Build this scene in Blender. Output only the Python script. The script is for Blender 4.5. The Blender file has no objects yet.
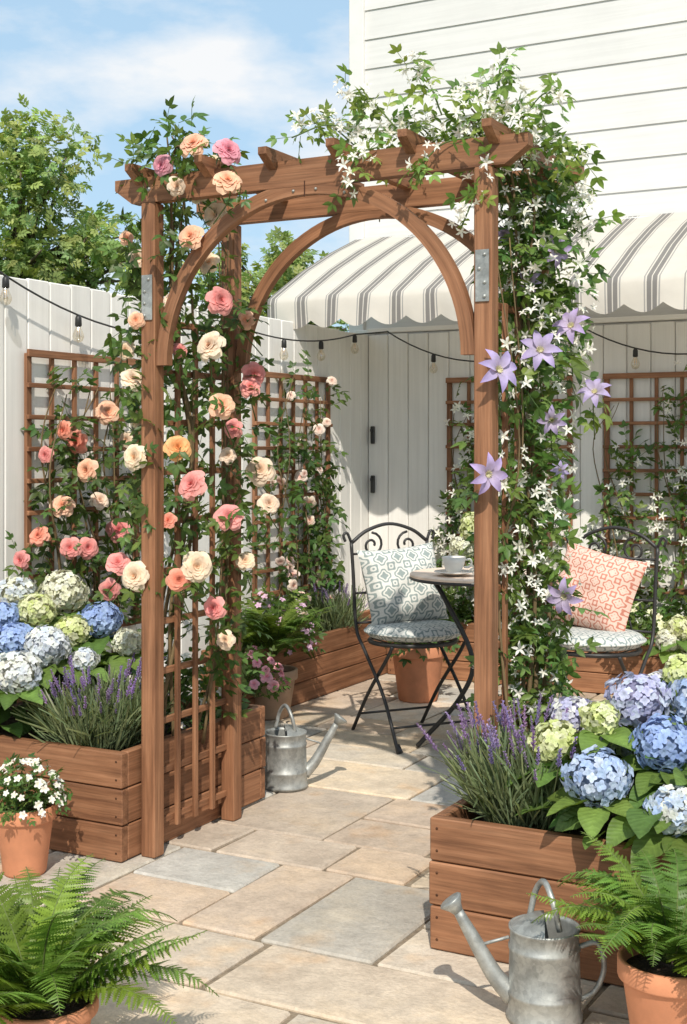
import bpy, math, random
import numpy as np
from mathutils import Vector, Matrix
R=random.Random(7); NR=np.random.default_rng(7)
H=1.367
TH=math.radians(-28.1)
GM=Matrix.Translation((-.636,4.33,0))@Matrix.Rotation(TH,4,'Z')   # patio frame: u = along arch, v = through arch
def W(x,y,d): # surveyed bearing + distance -> metres
    return np.array([(x-343.5)*d/1300,d,H-(y-445)*d/1300])
def G(u,v,z=0): return np.array(GM@Vector((u,v,z)))
def nrm(a): return a/np.maximum(np.linalg.norm(a,axis=-1,keepdims=True),1e-9)
scene=bpy.context.scene

# ---------------------------------------------------------------- builder
class T:
    def __init__(s,V,F,c=None):
        s.V=np.asarray(V,float); s.L=np.array([i for f in F for i in f]); s.N=np.array([len(f) for f in F])
        s.c=np.zeros(len(s.V)) if c is None else np.asarray(c,float); s.F=F
def merge(parts):
    V=[];F=[];c=[];n=0
    for t,M,cc in parts:
        M=np.array(M); V.append(t.V@M[:3,:3].T+M[:3,3]); F+= [tuple(i+n for i in f) for f in t.F]
        c.append(t.c if cc is None else (cc(t.c) if callable(cc) else np.full(len(t.V),cc))); n+=len(t.V)
    return T(np.vstack(V),F,np.concatenate(c))
class Bd:
    def __init__(s): s.V=[];s.C=[];s.Q=[];s.L=[];s.N=[];s.M=[];s.S=[];s.n=0
    def add(s,V,F,col=(1,1,1),guv=None,mat=0,smooth=False):
        V=np.asarray(V,float).reshape(-1,3)
        s.V.append(V); s.C.append(np.array(np.broadcast_to(np.asarray(col,float),V.shape)))
        s.Q.append(V if guv is None else np.asarray(guv,float))
        s.L.append(np.array([i for f in F for i in f])+s.n); s.N.append(np.array([len(f) for f in F]))
        s.M.append(np.full(len(F),mat)); s.S.append(np.full(len(F),smooth)); s.n+=len(V)
    def inst(s,t,Ms,cA,cB=None,mat=0,smooth=True):
        Ms=np.asarray(Ms,float); k=len(Ms)
        if k==0: return
        cA=np.broadcast_to(np.asarray(cA,float),(k,3)); cB=cA if cB is None else np.broadcast_to(np.asarray(cB,float),(k,3))
        V=np.einsum('kij,nj->kni',Ms[:,:3,:3],t.V)+Ms[:,None,:3,3]
        c=t.c[None,:,None]; C=cA[:,None,:]*(1-c)+cB[:,None,:]*c
        nv=len(t.V); Q=t.V[None]+NR.integers(0,40,(k,1,3))
        s.V.append(V.reshape(-1,3)); s.C.append(C.reshape(-1,3)); s.Q.append(Q.reshape(-1,3))
        s.L.append((t.L[None]+(np.arange(k)*nv)[:,None]).ravel()+s.n); s.N.append(np.tile(t.N,k))
        s.M.append(np.full(k*len(t.N),mat)); s.S.append(np.full(k*len(t.N),smooth)); s.n+=k*nv
    def obj(s,name,mats,M=None,parent=None):
        V=np.vstack(s.V)
        if M is not None:
            M=np.array(M); V=V@M[:3,:3].T+M[:3,3]
        o0=np.array([(V[:,0].min()+V[:,0].max())/2,(V[:,1].min()+V[:,1].max())/2,V[:,2].min()])
        if parent is not None: o0=np.zeros(3)
        V=V-o0
        L=np.concatenate(s.L);N=np.concatenate(s.N)
        me=bpy.data.meshes.new(name)
        me.vertices.add(len(V)); me.vertices.foreach_set('co',V.ravel().astype(np.float32))
        me.loops.add(len(L)); me.loops.foreach_set('vertex_index',L.astype(np.int32))
        me.polygons.add(len(N)); me.polygons.foreach_set('loop_start',np.concatenate([[0],np.cumsum(N)[:-1]]).astype(np.int32))
        me.update(calc_edges=True)
        me.polygons.foreach_set('material_index',np.concatenate(s.M).astype(np.int32))
        me.polygons.foreach_set('use_smooth',np.concatenate(s.S).astype(bool))
        a=me.attributes.new('Col','FLOAT_COLOR','POINT'); C=np.vstack(s.C); a.data.foreach_set('color',np.hstack([C,np.ones((len(C),1))]).ravel().astype(np.float32))
        a=me.attributes.new('guv','FLOAT_VECTOR','POINT'); a.data.foreach_set('vector',np.vstack(s.Q).ravel().astype(np.float32))
        for m in mats: me.materials.append(m)
        me.update()
        ob=bpy.data.objects.new(name,me); ob.location=o0; scene.collection.objects.link(ob)
        if parent is not None: ob.parent=parent
        return ob
def empty(name,loc=(0,0,0)):
    e=bpy.data.objects.new(name,None); scene.collection.objects.link(e); return e

_S=[(x,y,z) for x in(-1,1) for y in(-1,1) for z in(-1,1)]
def _cb():
    idx={}; V=[]
    for ci,sg in enumerate(_S):
        for a in range(3): idx[(sg,a)]=len(V); V.append((sg,a))
    F=[]
    for a in range(3):
        b,c=[i for i in range(3) if i!=a]
        for sa in(-1,1):
            q=[]
            for sb,sc in((-1,-1),(1,-1),(1,1),(-1,1)):
                g=[0,0,0];g[a]=sa;g[b]=sb;g[c]=sc;q.append(idx[(tuple(g),a)])
            F.append(q)
    for a in range(3):
        b,c=[i for i in range(3) if i!=a]
        for sb in(-1,1):
            for sc in(-1,1):
                g=[0,0,0];g[b]=sb;g[c]=sc;g1=list(g);g1[a]=-1;g2=list(g);g2[a]=1;g1=tuple(g1);g2=tuple(g2)
                F.append([idx[(g1,b)],idx[(g2,b)],idx[(g2,c)],idx[(g1,c)]])
    for sg in _S: F.append([idx[(sg,a)] for a in range(3)])
    P=np.array([[sg[i]*(1 if i==a else .8) for i in range(3)] for sg,a in V])
    G_=[]
    for f in F:
        n=np.cross(P[f[1]]-P[f[0]],P[f[2]]-P[f[0]])
        G_.append(tuple(f) if n@P[f].mean(0)>0 else tuple(f[::-1]))
    return V,G_
CBV,CBF=_cb()
CBS=np.array([v[0] for v in CBV],float); CBA=np.array([[0 if i==v[1] else 1 for i in range(3)] for v in CBV],float)
def box(b,c,s,rot=None,ch=.003,col=(1,1,1),mat=0,jit=0):
    s=np.asarray(s,float); ch=min(ch,s.min()*.4)
    P=CBS*(s/2)-CBS*CBA*ch
    order=np.argsort(-s); guv=P[:,order]+NR.uniform(0,30,3)
    if jit:
        J={}
        for i,v in enumerate(CBV):
            k=v[0][:2]
            if k not in J: J[k]=NR.uniform(-jit,jit,2)
            P[i,:2]+=J[k]
    if rot is not None: P=P@np.array(rot).T
    b.add(P+np.asarray(c,float),CBF,col,guv,mat,False)
def beam(b,p0,p1,w,t,up=(0,0,1),ch=.003,col=(1,1,1),mat=0):
    p0=np.asarray(p0,float);p1=np.asarray(p1,float);x=p1-p0;L=np.linalg.norm(x);x=x/L
    y=nrm(np.cross(np.asarray(up,float),x));z=np.cross(x,y)
    box(b,(p0+p1)/2,(L,w,t),np.stack([x,y,z],1),ch,col,mat)
def tube(b,pts,r,seg=6,col=(1,1,1),mat=0,smooth=True,closed=False):
    P=np.asarray(pts,float);n=len(P);r=np.broadcast_to(np.asarray(r,float),(n,))
    if closed: t=nrm(np.roll(P,-1,0)-np.roll(P,1,0))
    else: t=nrm(np.gradient(P,axis=0))
    u=np.cross(t[0],(0,0,1));
    if np.linalg.norm(u)<.1: u=np.cross(t[0],(0,1,0))
    u=nrm(u);V=[];an=np.arange(seg)*2*math.pi/seg;Q=[];l=0
    for i in range(n):
        u=nrm(u-t[i]*(u@t[i]));w=np.cross(t[i],u)
        V.append(P[i]+r[i]*(np.cos(an)[:,None]*u+np.sin(an)[:,None]*w))
        if i: l+=np.linalg.norm(P[i]-P[i-1])
        Q.append(np.stack([np.full(seg,l),np.cos(an)*r[i],np.sin(an)*r[i]],1))
    F=[]
    m=n if closed else n-1
    for i in range(m):
        j=(i+1)%n
        for k in range(seg): F.append((i*seg+k,i*seg+(k+1)%seg,j*seg+(k+1)%seg,j*seg+k))
    if not closed: F.append(tuple(range(seg))[::-1]);F.append(tuple((n-1)*seg+k for k in range(seg)))
    b.add(np.vstack(V),F,col,np.vstack(Q)+NR.uniform(0,9,3),mat,smooth)
def cat(pts,n=6):
    P=np.asarray(pts,float);P=np.vstack([2*P[0]-P[1],P,2*P[-1]-P[-2]]);o=[]
    for i in range(1,len(P)-2):
        for k in range(n):
            t=k/n;a,b_,c,d=P[i-1:i+3]
            o.append(.5*(2*b_+(c-a)*t+(2*a-5*b_+4*c-d)*t*t+(3*b_-a-3*c+d)*t**3))
    o.append(P[-2]);return np.array(o)
def lathe(b,prof,c=(0,0,0),seg=28,col=(1,1,1),mat=0,smooth=True,M=None):
    an=np.arange(seg)*2*math.pi/seg;V=[];F=[]
    for r,z in prof: V+= [(r*math.cos(a),r*math.sin(a),z) for a in an]
    n=len(prof)
    for i in range(n-1):
        for k in range(seg): F.append((i*seg+k,i*seg+(k+1)%seg,(i+1)*seg+(k+1)%seg,(i+1)*seg+k))
    V=np.array(V)
    if M is not None: M=np.array(M);V=V@M[:3,:3].T+M[:3,3]
    b.add(V+np.asarray(c,float),F,col,None,mat,smooth)

# ---------------------------------------------------------------- materials
def newmat(name):
    m=bpy.data.materials.new(name);m.use_nodes=True;nt=m.node_tree
    return m,nt,nt.nodes['Principled BSDF'],nt.nodes['Material Output']
def att(nt,name): n=nt.nodes.new('ShaderNodeAttribute');n.attribute_name=name;return n
def noise(nt,vec,scale,detail=4,rough=.6,stretch=None):
    if stretch:
        mp=nt.nodes.new('ShaderNodeMapping');mp.inputs['Scale'].default_value=stretch;nt.links.new(vec,mp.inputs['Vector']);vec=mp.outputs[0]
    n=nt.nodes.new('ShaderNodeTexNoise');n.inputs['Scale'].default_value=scale;n.inputs['Detail'].default_value=detail;n.inputs['Roughness'].default_value=rough
    nt.links.new(vec,n.inputs['Vector']);return n.outputs['Fac']
def ramp(nt,fac,stops,interp='LINEAR'):
    r=nt.nodes.new('ShaderNodeValToRGB');r.color_ramp.interpolation=interp;e=r.color_ramp.elements
    while len(e)>len(stops): e.remove(e[-1])
    while len(e)<len(stops): e.new(.5)
    for i,(p,c) in enumerate(stops):
        e[i].position=p
        if not hasattr(c,'__len__'): c=(c,c,c)
        e[i].color=(*c,1)
    nt.links.new(fac,r.inputs[0]);return r.outputs[0]
def mul(nt,a,b_,fac=1,mode='MULTIPLY'):
    m=nt.nodes.new('ShaderNodeMix');m.data_type='RGBA';m.blend_type=mode;m.inputs[0].default_value=fac
    for s,v in((6,a),(7,b_)):
        if hasattr(v,'is_linked'): nt.links.new(v,m.inputs[s])
        else: m.inputs[s].default_value=(*v,1)
    return m.outputs[2]
def mixf(nt,f,a,b_):
    m=nt.nodes.new('ShaderNodeMix');m.data_type='RGBA'
    if hasattr(f,'is_linked'): nt.links.new(f,m.inputs[0])
    else: m.inputs[0].default_value=f
    for s,v in((6,a),(7,b_)):
        if hasattr(v,'is_linked'): nt.links.new(v,m.inputs[s])
        else: m.inputs[s].default_value=(*v,1)
    return m.outputs[2]
def math_(nt,op,a,b_=None):
    m=nt.nodes.new('ShaderNodeMath');m.operation=op
    for i,v in enumerate((a,b_)):
        if v is None: continue
        if hasattr(v,'is_linked'): nt.links.new(v,m.inputs[i])
        else: m.inputs[i].default_value=v
    return m.outputs[0]
def bump(nt,bs,h,st,dist=.002):
    b=nt.nodes.new('ShaderNodeBump');b.inputs['Strength'].default_value=st;b.inputs['Distance'].default_value=dist
    nt.links.new(h,b.inputs['Height']);nt.links.new(b.outputs[0],bs.inputs['Normal'])
def generic(name,rough=.6,metal=0,sc=8,lo=.85,hi=1.12,bs=0,bsc=60,bd=.002,world=False,spec=.5):
    m,nt,p,o=newmat(name)
    if world: vec=nt.nodes.new('ShaderNodeTexCoord').outputs['Object']
    else: vec=att(nt,'guv').outputs['Vector']
    c=att(nt,'Col').outputs['Color'];n=noise(nt,vec,sc)
    nt.links.new(mul(nt,c,ramp(nt,n,[(.3,lo),(.7,hi)])),p.inputs['Base Color'])
    p.inputs['Roughness'].default_value=rough;p.inputs['Metallic'].default_value=metal;p.inputs['Specular IOR Level'].default_value=spec
    if bs: bump(nt,p,noise(nt,vec,bsc,5),bs,bd)
    return m
# wood
m,nt,p,o=newmat('stained_wood');vec=att(nt,'guv').outputs['Vector'];c=att(nt,'Col').outputs['Color']
g1=noise(nt,vec,1,6,.65,(2.2,38,38));g2=noise(nt,vec,1,3,.5,(5,160,160));g3=noise(nt,vec,3.5,3)
col=ramp(nt,g1,[(.28,(.140,.060,.030)),(.5,(.270,.125,.063)),(.72,(.38,.19,.102))])
col=mul(nt,col,ramp(nt,g2,[(.3,.78),(.6,1.08)]));col=mul(nt,col,ramp(nt,g3,[(.3,.80),(.7,1.15)]));col=mul(nt,col,c)
nt.links.new(col,p.inputs['Base Color']);p.inputs['Roughness'].default_value=.62;p.inputs['Specular IOR Level'].default_value=.3;bump(nt,p,g2,.5,.0015);WOOD=m
PAINT=generic('white_painted_wood',.55,0,5,.95,1.03,.25,40,.002)
m,nt,p,o=newmat('white_fence_paint');vec=att(nt,'guv').outputs['Vector'];c=att(nt,'Col').outputs['Color']
g1=noise(nt,vec,1,5,.6,(1.5,45,45));g3=noise(nt,vec,2.2,4)
nt.links.new(mul(nt,mul(nt,c,ramp(nt,g1,[(.25,.92),(.6,1.02)])),ramp(nt,g3,[(.3,.94),(.65,1.02)])),p.inputs['Base Color']);p.inputs['Roughness'].default_value=.55;bump(nt,p,g1,.35,.002);FENCE=m
# stone slabs
m,nt,p,o=newmat('riven_sandstone');oc=nt.nodes.new('ShaderNodeTexCoord').outputs['Object'];vec=att(nt,'guv').outputs['Vector'];c=att(nt,'Col').outputs['Color']
n1=noise(nt,vec,2.6,8,.62);n2=noise(nt,vec,14,6,.7);n3=noise(nt,vec,90,3,.6);n4=noise(nt,oc,.9,4);n5=noise(nt,vec,5.5,3,.5)
col=mul(nt,c,ramp(nt,n1,[(.3,(.78,.76,.75)),(.5,(.98,.98,.98)),(.68,(1.14,1.09,1.0))]));col=mul(nt,col,ramp(nt,n2,[(.3,.82),(.62,1.08)]));col=mul(nt,col,ramp(nt,n3,[(.3,.9),(.6,1.05)]));col=mul(nt,col,ramp(nt,n4,[(.35,.88),(.65,1.06)]))
col=mul(nt,col,ramp(nt,n5,[(.58,(1,1,1)),(.74,(1.04,.91,.78))]))
nt.links.new(col,p.inputs['Base Color']);p.inputs['Roughness'].default_value=.8;p.inputs['Specular IOR Level'].default_value=.25
hh=math_(nt,'ADD',math_(nt,'MULTIPLY',n1,1.6),math_(nt,'MULTIPLY',n2,.6));bump(nt,p,hh,.9,.014);STONE=m
JOINT=generic('joint_sand',.95,0,30,.6,1.3,.8,120,.004,True,.1)
def leafmat(name,tr,rough,sc=3,vein=False):
    m,nt,p,o=newmat(name);vec=att(nt,'guv').outputs['Vector'];c=att(nt,'Col').outputs['Color']
    col=mul(nt,c,ramp(nt,noise(nt,vec,sc,3),[(.3,.78),(.7,1.22)]))
    if vein:
        sx=nt.nodes.new('ShaderNodeSeparateXYZ');nt.links.new(vec,sx.inputs[0])
        lx=math_(nt,'ABSOLUTE',math_(nt,'SUBTRACT',math_(nt,'FRACT',math_(nt,'ADD',sx.outputs[0],.5)),.5))
        s=math_(nt,'SINE',math_(nt,'MULTIPLY',math_(nt,'SUBTRACT',sx.outputs[1],math_(nt,'MULTIPLY',lx,.9)),50.26548))
        col=mul(nt,col,ramp(nt,math_(nt,'ADD',math_(nt,'MULTIPLY',s,.5),.5),[(0,.97),(.85,1.0),(1,1.12)]));bump(nt,p,s,.22,.002)
    nt.links.new(col,p.inputs['Base Color'])
    p.inputs['Roughness'].default_value=rough;p.inputs['Specular IOR Level'].default_value=.35
    t=nt.nodes.new('ShaderNodeBsdfTranslucent');nt.links.new(mul(nt,col,(1.25,1.25,.6) if 'leaf' in name else (1.1,1,.95)),t.inputs[0])
    mx=nt.nodes.new('ShaderNodeMixShader');mx.inputs[0].default_value=tr
    nt.links.new(p.outputs[0],mx.inputs[1]);nt.links.new(t.outputs[0],mx.inputs[2]);nt.links.new(mx.outputs[0],o.inputs[0]);return m
LEAF=leafmat('leaf_green',.35,.42);BROAD=leafmat('leaf_broad_veined',.3,.45,3,True);PETAL=leafmat('flower_petal',.3,.6,1.5)
STEM=generic('stem_bark',.8,0,20,.7,1.2,.4,60)
TERRA=generic('terracotta',.8,0,9,.82,1.14,.3,70,.002)
SOIL=generic('potting_soil',.95,0,40,.5,1.5,1,60,.02)
IRON=generic('black_iron',.45,0,10,.8,1.3,.2,80)
TOP=generic('tabletop_stone',.6,0,14,.88,1.1,0,60,spec=.3)
m,nt,p,o=newmat('galvanised_steel');vec=att(nt,'guv').outputs['Vector']
v=nt.nodes.new('ShaderNodeTexVoronoi');v.inputs['Scale'].default_value=70;nt.links.new(vec,v.inputs['Vector'])
col=mul(nt,ramp(nt,v.outputs['Color'],[(.2,(.36,.37,.355)),(.8,(.44,.45,.43))]),ramp(nt,noise(nt,vec,11,6,.7),[(.35,.62),(.6,1.08)]))
nt.links.new(col,p.inputs['Base Color']);p.inputs['Metallic'].default_value=.6;nt.links.new(ramp(nt,noise(nt,vec,14,4),[(.3,.42),(.7,.62)]),p.inputs['Roughness']);bump(nt,p,noise(nt,vec,25,4),.15,.0015);GALV=m
def fabric(name,c1,c2,k,f,thr=.0):
    m,nt,p,o=newmat(name);vec=att(nt,'guv').outputs['Vector']
    sx=nt.nodes.new('ShaderNodeSeparateXYZ');nt.links.new(vec,sx.inputs[0])
    cx=math_(nt,'COSINE',math_(nt,'MULTIPLY',sx.outputs[0],k));cy=math_(nt,'COSINE',math_(nt,'MULTIPLY',sx.outputs[1],k))
    s=math_(nt,'ADD',cx,cy);pr=math_(nt,'MULTIPLY',math_(nt,'COSINE',math_(nt,'MULTIPLY',sx.outputs[0],k*2)),math_(nt,'COSINE',math_(nt,'MULTIPLY',sx.outputs[1],k*2)))
    t=math_(nt,'SINE',math_(nt,'ADD',math_(nt,'MULTIPLY',s,f),math_(nt,'MULTIPLY',pr,1.8)))
    t=math_(nt,'ADD',t,math_(nt,'MULTIPLY',math_(nt,'SUBTRACT',noise(nt,vec,60,3),.5),1.6))
    w=ramp(nt,math_(nt,'ADD',math_(nt,'MULTIPLY',t,.5),.5),[(.40+thr,0),(.60+thr,1)])
    col=mixf(nt,w,c1,c2);col=mul(nt,col,ramp(nt,noise(nt,vec,300,2),[(.3,.85),(.7,1.1)]));nt.links.new(col,p.inputs['Base Color']);p.inputs['Roughness'].default_value=.9;p.inputs['Specular IOR Level'].default_value=.1
    bump(nt,p,noise(nt,vec,260,2),.4,.001);return m
FAB_G=fabric('grey_damask_fabric',(.28,.33,.32),(.66,.66,.62),2*math.pi/.082,4.2)
FAB_S=fabric('seat_damask_fabric',(.25,.30,.30),(.60,.61,.58),2*math.pi/.07,3.5)
FAB_P=fabric('coral_trellis_fabric',(.55,.22,.16),(.76,.54,.45),2*math.pi/.062,3.6,.05)
m,nt,p,o=newmat('striped_canvas');vec=att(nt,'guv').outputs['Vector'];sx=nt.nodes.new('ShaderNodeSeparateXYZ');nt.links.new(vec,sx.inputs[0])
fr=math_(nt,'FRACT',math_(nt,'MULTIPLY',sx.outputs[0],5.0))
cr=(.78,.73,.65);dk=(.27,.255,.24);md=(.42,.40,.38)
col=ramp(nt,fr,[(0,cr),(.40,md),(.435,cr),(.475,dk),(.59,cr),(.62,dk),(.735,cr),(.775,md),(.81,cr)],'CONSTANT')
col=mul(nt,col,ramp(nt,noise(nt,vec,6,4),[(.3,.93),(.7,1.03)]));nt.links.new(col,p.inputs['Base Color']);p.inputs['Roughness'].default_value=.85
t=nt.nodes.new('ShaderNodeBsdfTranslucent');nt.links.new(col,t.inputs[0]);mx=nt.nodes.new('ShaderNodeMixShader');mx.inputs[0].default_value=.3
nt.links.new(p.outputs[0],mx.inputs[1]);nt.links.new(t.outputs[0],mx.inputs[2]);nt.links.new(mx.outputs[0],o.inputs[0]);AWN=m
m,nt,p,o=newmat('bulb_glass');t=nt.nodes.new('ShaderNodeBsdfTransparent');gl=nt.nodes.new('ShaderNodeBsdfGlossy');gl.inputs['Roughness'].default_value=.05
t.inputs[0].default_value=(.97,.93,.85,1);mx=nt.nodes.new('ShaderNodeMixShader');mx.inputs[0].default_value=.25;nt.links.new(t.outputs[0],mx.inputs[1]);nt.links.new(gl.outputs[0],mx.inputs[2]);nt.links.new(mx.outputs[0],o.inputs[0]);GLASS=m
CERAM=generic('glazed_ceramic',.2,0,5,.98,1.02)
GRASS=generic('lawn_grass',.9,0,3,.6,1.3,.8,60,.03,True,.1)
ROOF=generic('roof_shingle',.9,0,6,.7,1.2,.5,30,.02)

# ---------------------------------------------------------------- templates
def leafT(w=.5,fold=.12,bend=.18,ns=4,tip=1.0):
    V=[];F=[];c=[]
    for i in range(ns+1):
        s=i/ns;hw=w/2*math.sin(math.pi*s**.8)**.85 if 0<s<1 else .012
        z=-bend*s*s
        V+= [(-hw,s,z+fold*hw*2),(0,s,z),(hw,s,z+fold*hw*2)];c+=[0.15,.8,.15]
        if i:
            a=(i-1)*3;F+= [(a,a+1,a+4,a+3),(a+1,a+2,a+5,a+4)]
    return T(V,F,c)
LF=leafT(ns=3);LFW=leafT(.70,.16,.32,7);BL=leafT(.05,.03,.2,3)
LFW.V[:,2]+=.02*np.sin(LFW.V[:,1]*14+LFW.V[:,0]*9)
def orient(pos,dirs,norms,sc):
    Y=nrm(dirs);X=nrm(np.cross(Y,norms));Z=np.cross(X,Y);k=len(pos);M=np.zeros((k,4,4))
    sc=np.broadcast_to(np.asarray(sc,float),(k,))[:,None]
    M[:,:3,0]=X*sc;M[:,:3,1]=Y*sc;M[:,:3,2]=Z*sc;M[:,:3,3]=pos;M[:,3,3]=1;return M
def face(pos,f,sc):
    r=NR.normal(size=(len(pos),3));f=nrm(np.asarray(f,float));return orient(pos,r-f*(r*f).sum(1,keepdims=True),f+0*r,sc)
def M1(pos,y,z,sc=1): return orient(np.array([pos],float),np.array([y],float),np.array([z],float),sc)[0]
def stemT(a,b_,r=.012):
    bb=Bd();tube(bb,[a,b_],r,3);return T(np.vstack(bb.V),[(0,1,4,3),(1,2,5,4),(2,0,3,5)],np.ones(6)*.5)
def sprig(npair,ls,spread=.9):
    P=[(stemT((0,0,0),(0,.6,0)),np.eye(4),None)]
    for i in range(npair):
        y=.18+.42*i/max(1,npair-1)
        for sg in(-1,1): P.append((LF,M1((0,y+sg*.02,0),(sg*spread,.55,R.uniform(-.15,.2)),(R.uniform(-.3,.3),0,1),ls*R.uniform(.85,1.1)),None))
    P.append((LF,M1((0,.6,0),(0,1,-.1),(0,0,1),ls*1.1),None));return merge(P)
SPR=sprig(2,.42);SPJ=sprig(2,.38);SPT=sprig(3,.42,.8)
def petal(w,cup,curl,ns=4,nt=4,shape=((0,.18),(.35,.72),(.7,1),(.9,.85),(1,.5)),notch=.12,ruf=0):
    V=[];F=[];c=[];xs,ws=zip(*shape)
    for i in range(ns+1):
        s=i/ns;hw=w/2*np.interp(s,xs,ws)
        for j in range(nt+1):
            t=-1+2*j/nt;V.append((hw*t,s-notch*t*t*s,cup*t*t*np.interp(s,xs,ws)-curl*max(0,s-.55)**2*4+ .12*math.sin(s*3)+ruf*s*s*math.sin(t*4.2+1)));c.append(s)
    for i in range(ns):
        for j in range(nt): a=i*(nt+1)+j;F.append((a,a+1,a+nt+2,a+nt+1))
    return T(V,F,c)
RSH=((0,.35),(.3,.85),(.6,1.05),(.85,1.0),(1,.72))
def roseT(seed):
    r=random.Random(seed);P=[];ph=0
    for k,(n,tl,L,w) in enumerate([(3,2,.42,.30),(4,8,.45,.36),(5,16,.50,.44),(6,26,.56,.52),(6,37,.64,.62),(6,50,.72,.74),(6,64,.80,.86),(5,80,.84,.95)]):
        pt=petal(w/L*1.05,.34-.02*k,.04+.045*k,4,4,RSH,.14,.02+.008*k);ph+=r.uniform(.3,.9)
        for i in range(n):
            a=ph+2*math.pi*i/n+r.uniform(-.14,.14);t=math.radians(tl+r.uniform(-5,5))
            y=np.array([math.sin(t)*math.cos(a),math.sin(t)*math.sin(a),math.cos(t)])
            zz=np.array([-math.cos(t)*math.cos(a),-math.cos(t)*math.sin(a),math.sin(t)])
            base=np.array([.032*k*math.cos(a),.032*k*math.sin(a),-.20-.012*k])
            b0=1-k/7
            P.append((pt,M1(base,y,zz,L*r.uniform(.94,1.06)),(lambda c,b0=b0: np.clip(b0*.7+.6*(1-c)-.08,0,1))))
    return merge(P)
ROSES=[roseT(i) for i in range(4)]
def starT(n,w,cup,curl,tilt,shape,cen=True,seed=0,ns=4):
    r=random.Random(seed);pt=petal(w,cup,curl,ns,2,shape,0);P=[]
    for i in range(n):
        a=2*math.pi*i/n+r.uniform(-.1,.1);t=math.radians(tilt+r.uniform(-8,8))
        y=(math.sin(t)*math.cos(a),math.sin(t)*math.sin(a),math.cos(t));z=(-math.cos(t)*math.cos(a),-math.cos(t)*math.sin(a),math.sin(t))
        P.append((pt,M1((0,0,0),y,z,1),lambda c:.35*(1-c)))
    if cen:
        for i in range(10):
            a=i*.63;P.append((stemT((0,0,0),(.16*math.cos(a),.16*math.sin(a),.22),.03),np.eye(4),1.0))
    return merge(P)
PT=((0,.12),(.35,.8),(.55,1),(.85,.5),(1,.03))
CLEM=starT(7,.46,.12,.25,76,((0,.15),(.3,.75),(.55,1),(.82,.62),(.95,.2),(1,.02)),True,1,6);JAS=starT(5,.40,.06,.15,70,PT,False,2,3)
FIVE=starT(5,.72,.08,.05,70,((0,.15),(.4,.8),(.75,1),(1,.4)),False,3,3)
def florT():
    pt=petal(.95,.06,.05,2,2,((0,.2),(.5,1),(1,.55)),.1);P=[]
    for i in range(4):
        a=math.pi/2*i;t=math.radians(76);y=(math.sin(t)*math.cos(a),math.sin(t)*math.sin(a),math.cos(t));z=(-math.cos(t)*math.cos(a),-math.cos(t)*math.sin(a),math.sin(t))
        P.append((pt,M1((0,0,0),y,z,1),lambda c:c))
    return merge(P)
FLO=florT()
def lavT(seed):
    r=random.Random(seed);bx=r.uniform(-.08,.08);P=[(stemT((0,0,0),(bx,0,.8),.005),np.eye(4),0.),(stemT((bx,0,.8),(bx*1.5,0,1),.007),np.eye(4),.8)]
    pt=petal(.8,.1,.1,1,1,((0,.4),(1,.9)),0)
    for i in range(24):
        a=i*2.4;z=.80+.20*i/24+r.uniform(-.01,.01);x0=bx*(1+(z-.76)*2)
        P.append((pt,M1((x0,0,z),(math.cos(a),math.sin(a),1.1),(0,0,1),.030*(1.2-.5*i/24)),1.))
    return merge(P)
LAV=[lavT(i) for i in range(3)]
def pinT():
    V=[(0,0,0)];F=[];c=[.5];n=8
    for i in range(n):
        s=(i+.5)/n;hw=.15*(1-s)**.6+.012
        for q,(ds,f) in enumerate(((-.38,.28),(.2,1.0))):
            ss=s+ds/n
            V+= [(-hw*f,ss+(.04 if q else 0),-.1*ss*ss),(0,ss,-.1*ss*ss+.012),(hw*f,ss+(.04 if q else 0),-.1*ss*ss)];c+=[0,.6,0]
    V+=[(-.004,1,-.1),(0,1,-.1),(.004,1,-.1)];c+=[.2]*3
    m=(len(V)-1)//3
    for i in range(m-1):
        a=1+i*3;F+=[(a,a+1,a+4,a+3),(a+1,a+2,a+5,a+4)]
    return T(V,F,c)
PIN=pinT()

def greens(k,base,var=.35,yel=.2):
    b=np.array(base)[None]*(1+NR.uniform(-var,var,(k,1)));b=b*(1+NR.uniform(-yel,yel,(k,1))*np.array([[1.2,.2,-.3]]));return np.clip(b,.004,1)
def tint(c,k,v=.08): return np.clip(np.array(c)[None]*(1+NR.uniform(-v,v,(k,1)))*(1+NR.uniform(-v/2,v/2,(k,3))),0,.95)
DG=(.075,.125,.030);MG=(.115,.185,.042);LG=(.175,.26,.06)
def foliage(b,pts,rad,n,tm,size,base=DG,flat=.5,outw=.8,var=.35):
    pts=np.atleast_2d(pts);rad=np.broadcast_to(np.asarray(rad,float),(len(pts),))
    i=NR.integers(0,len(pts),n);o=nrm(NR.normal(size=(n,3)));rr=rad[i]*NR.uniform(.25,1,n)**.6
    pos=pts[i]+o*rr[:,None];d=o*outw+NR.normal(size=(n,3))*.6+np.array([0,0,-.15])
    nn=o*(1-flat)+np.array([0,-.25,flat+.3])+NR.normal(size=(n,3))*.45
    c=greens(n,base,var);b.inst(tm,orient(pos,d,nn,size*NR.uniform(.7,1.25,n)),c,c*1.35)
def stems(b,pts,n,spread,r=.006,col=(.16,.11,.05)):
    for i in range(n):
        P=np.array(pts)+NR.normal(size=3)*spread*.6+NR.normal(size=(len(pts),3))*spread;P[0,2]=np.array(pts)[0][2]
        C=cat(P,6);tube(b,C,np.linspace(r*1.3,r*.5,len(C)),5,col,1)
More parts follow.
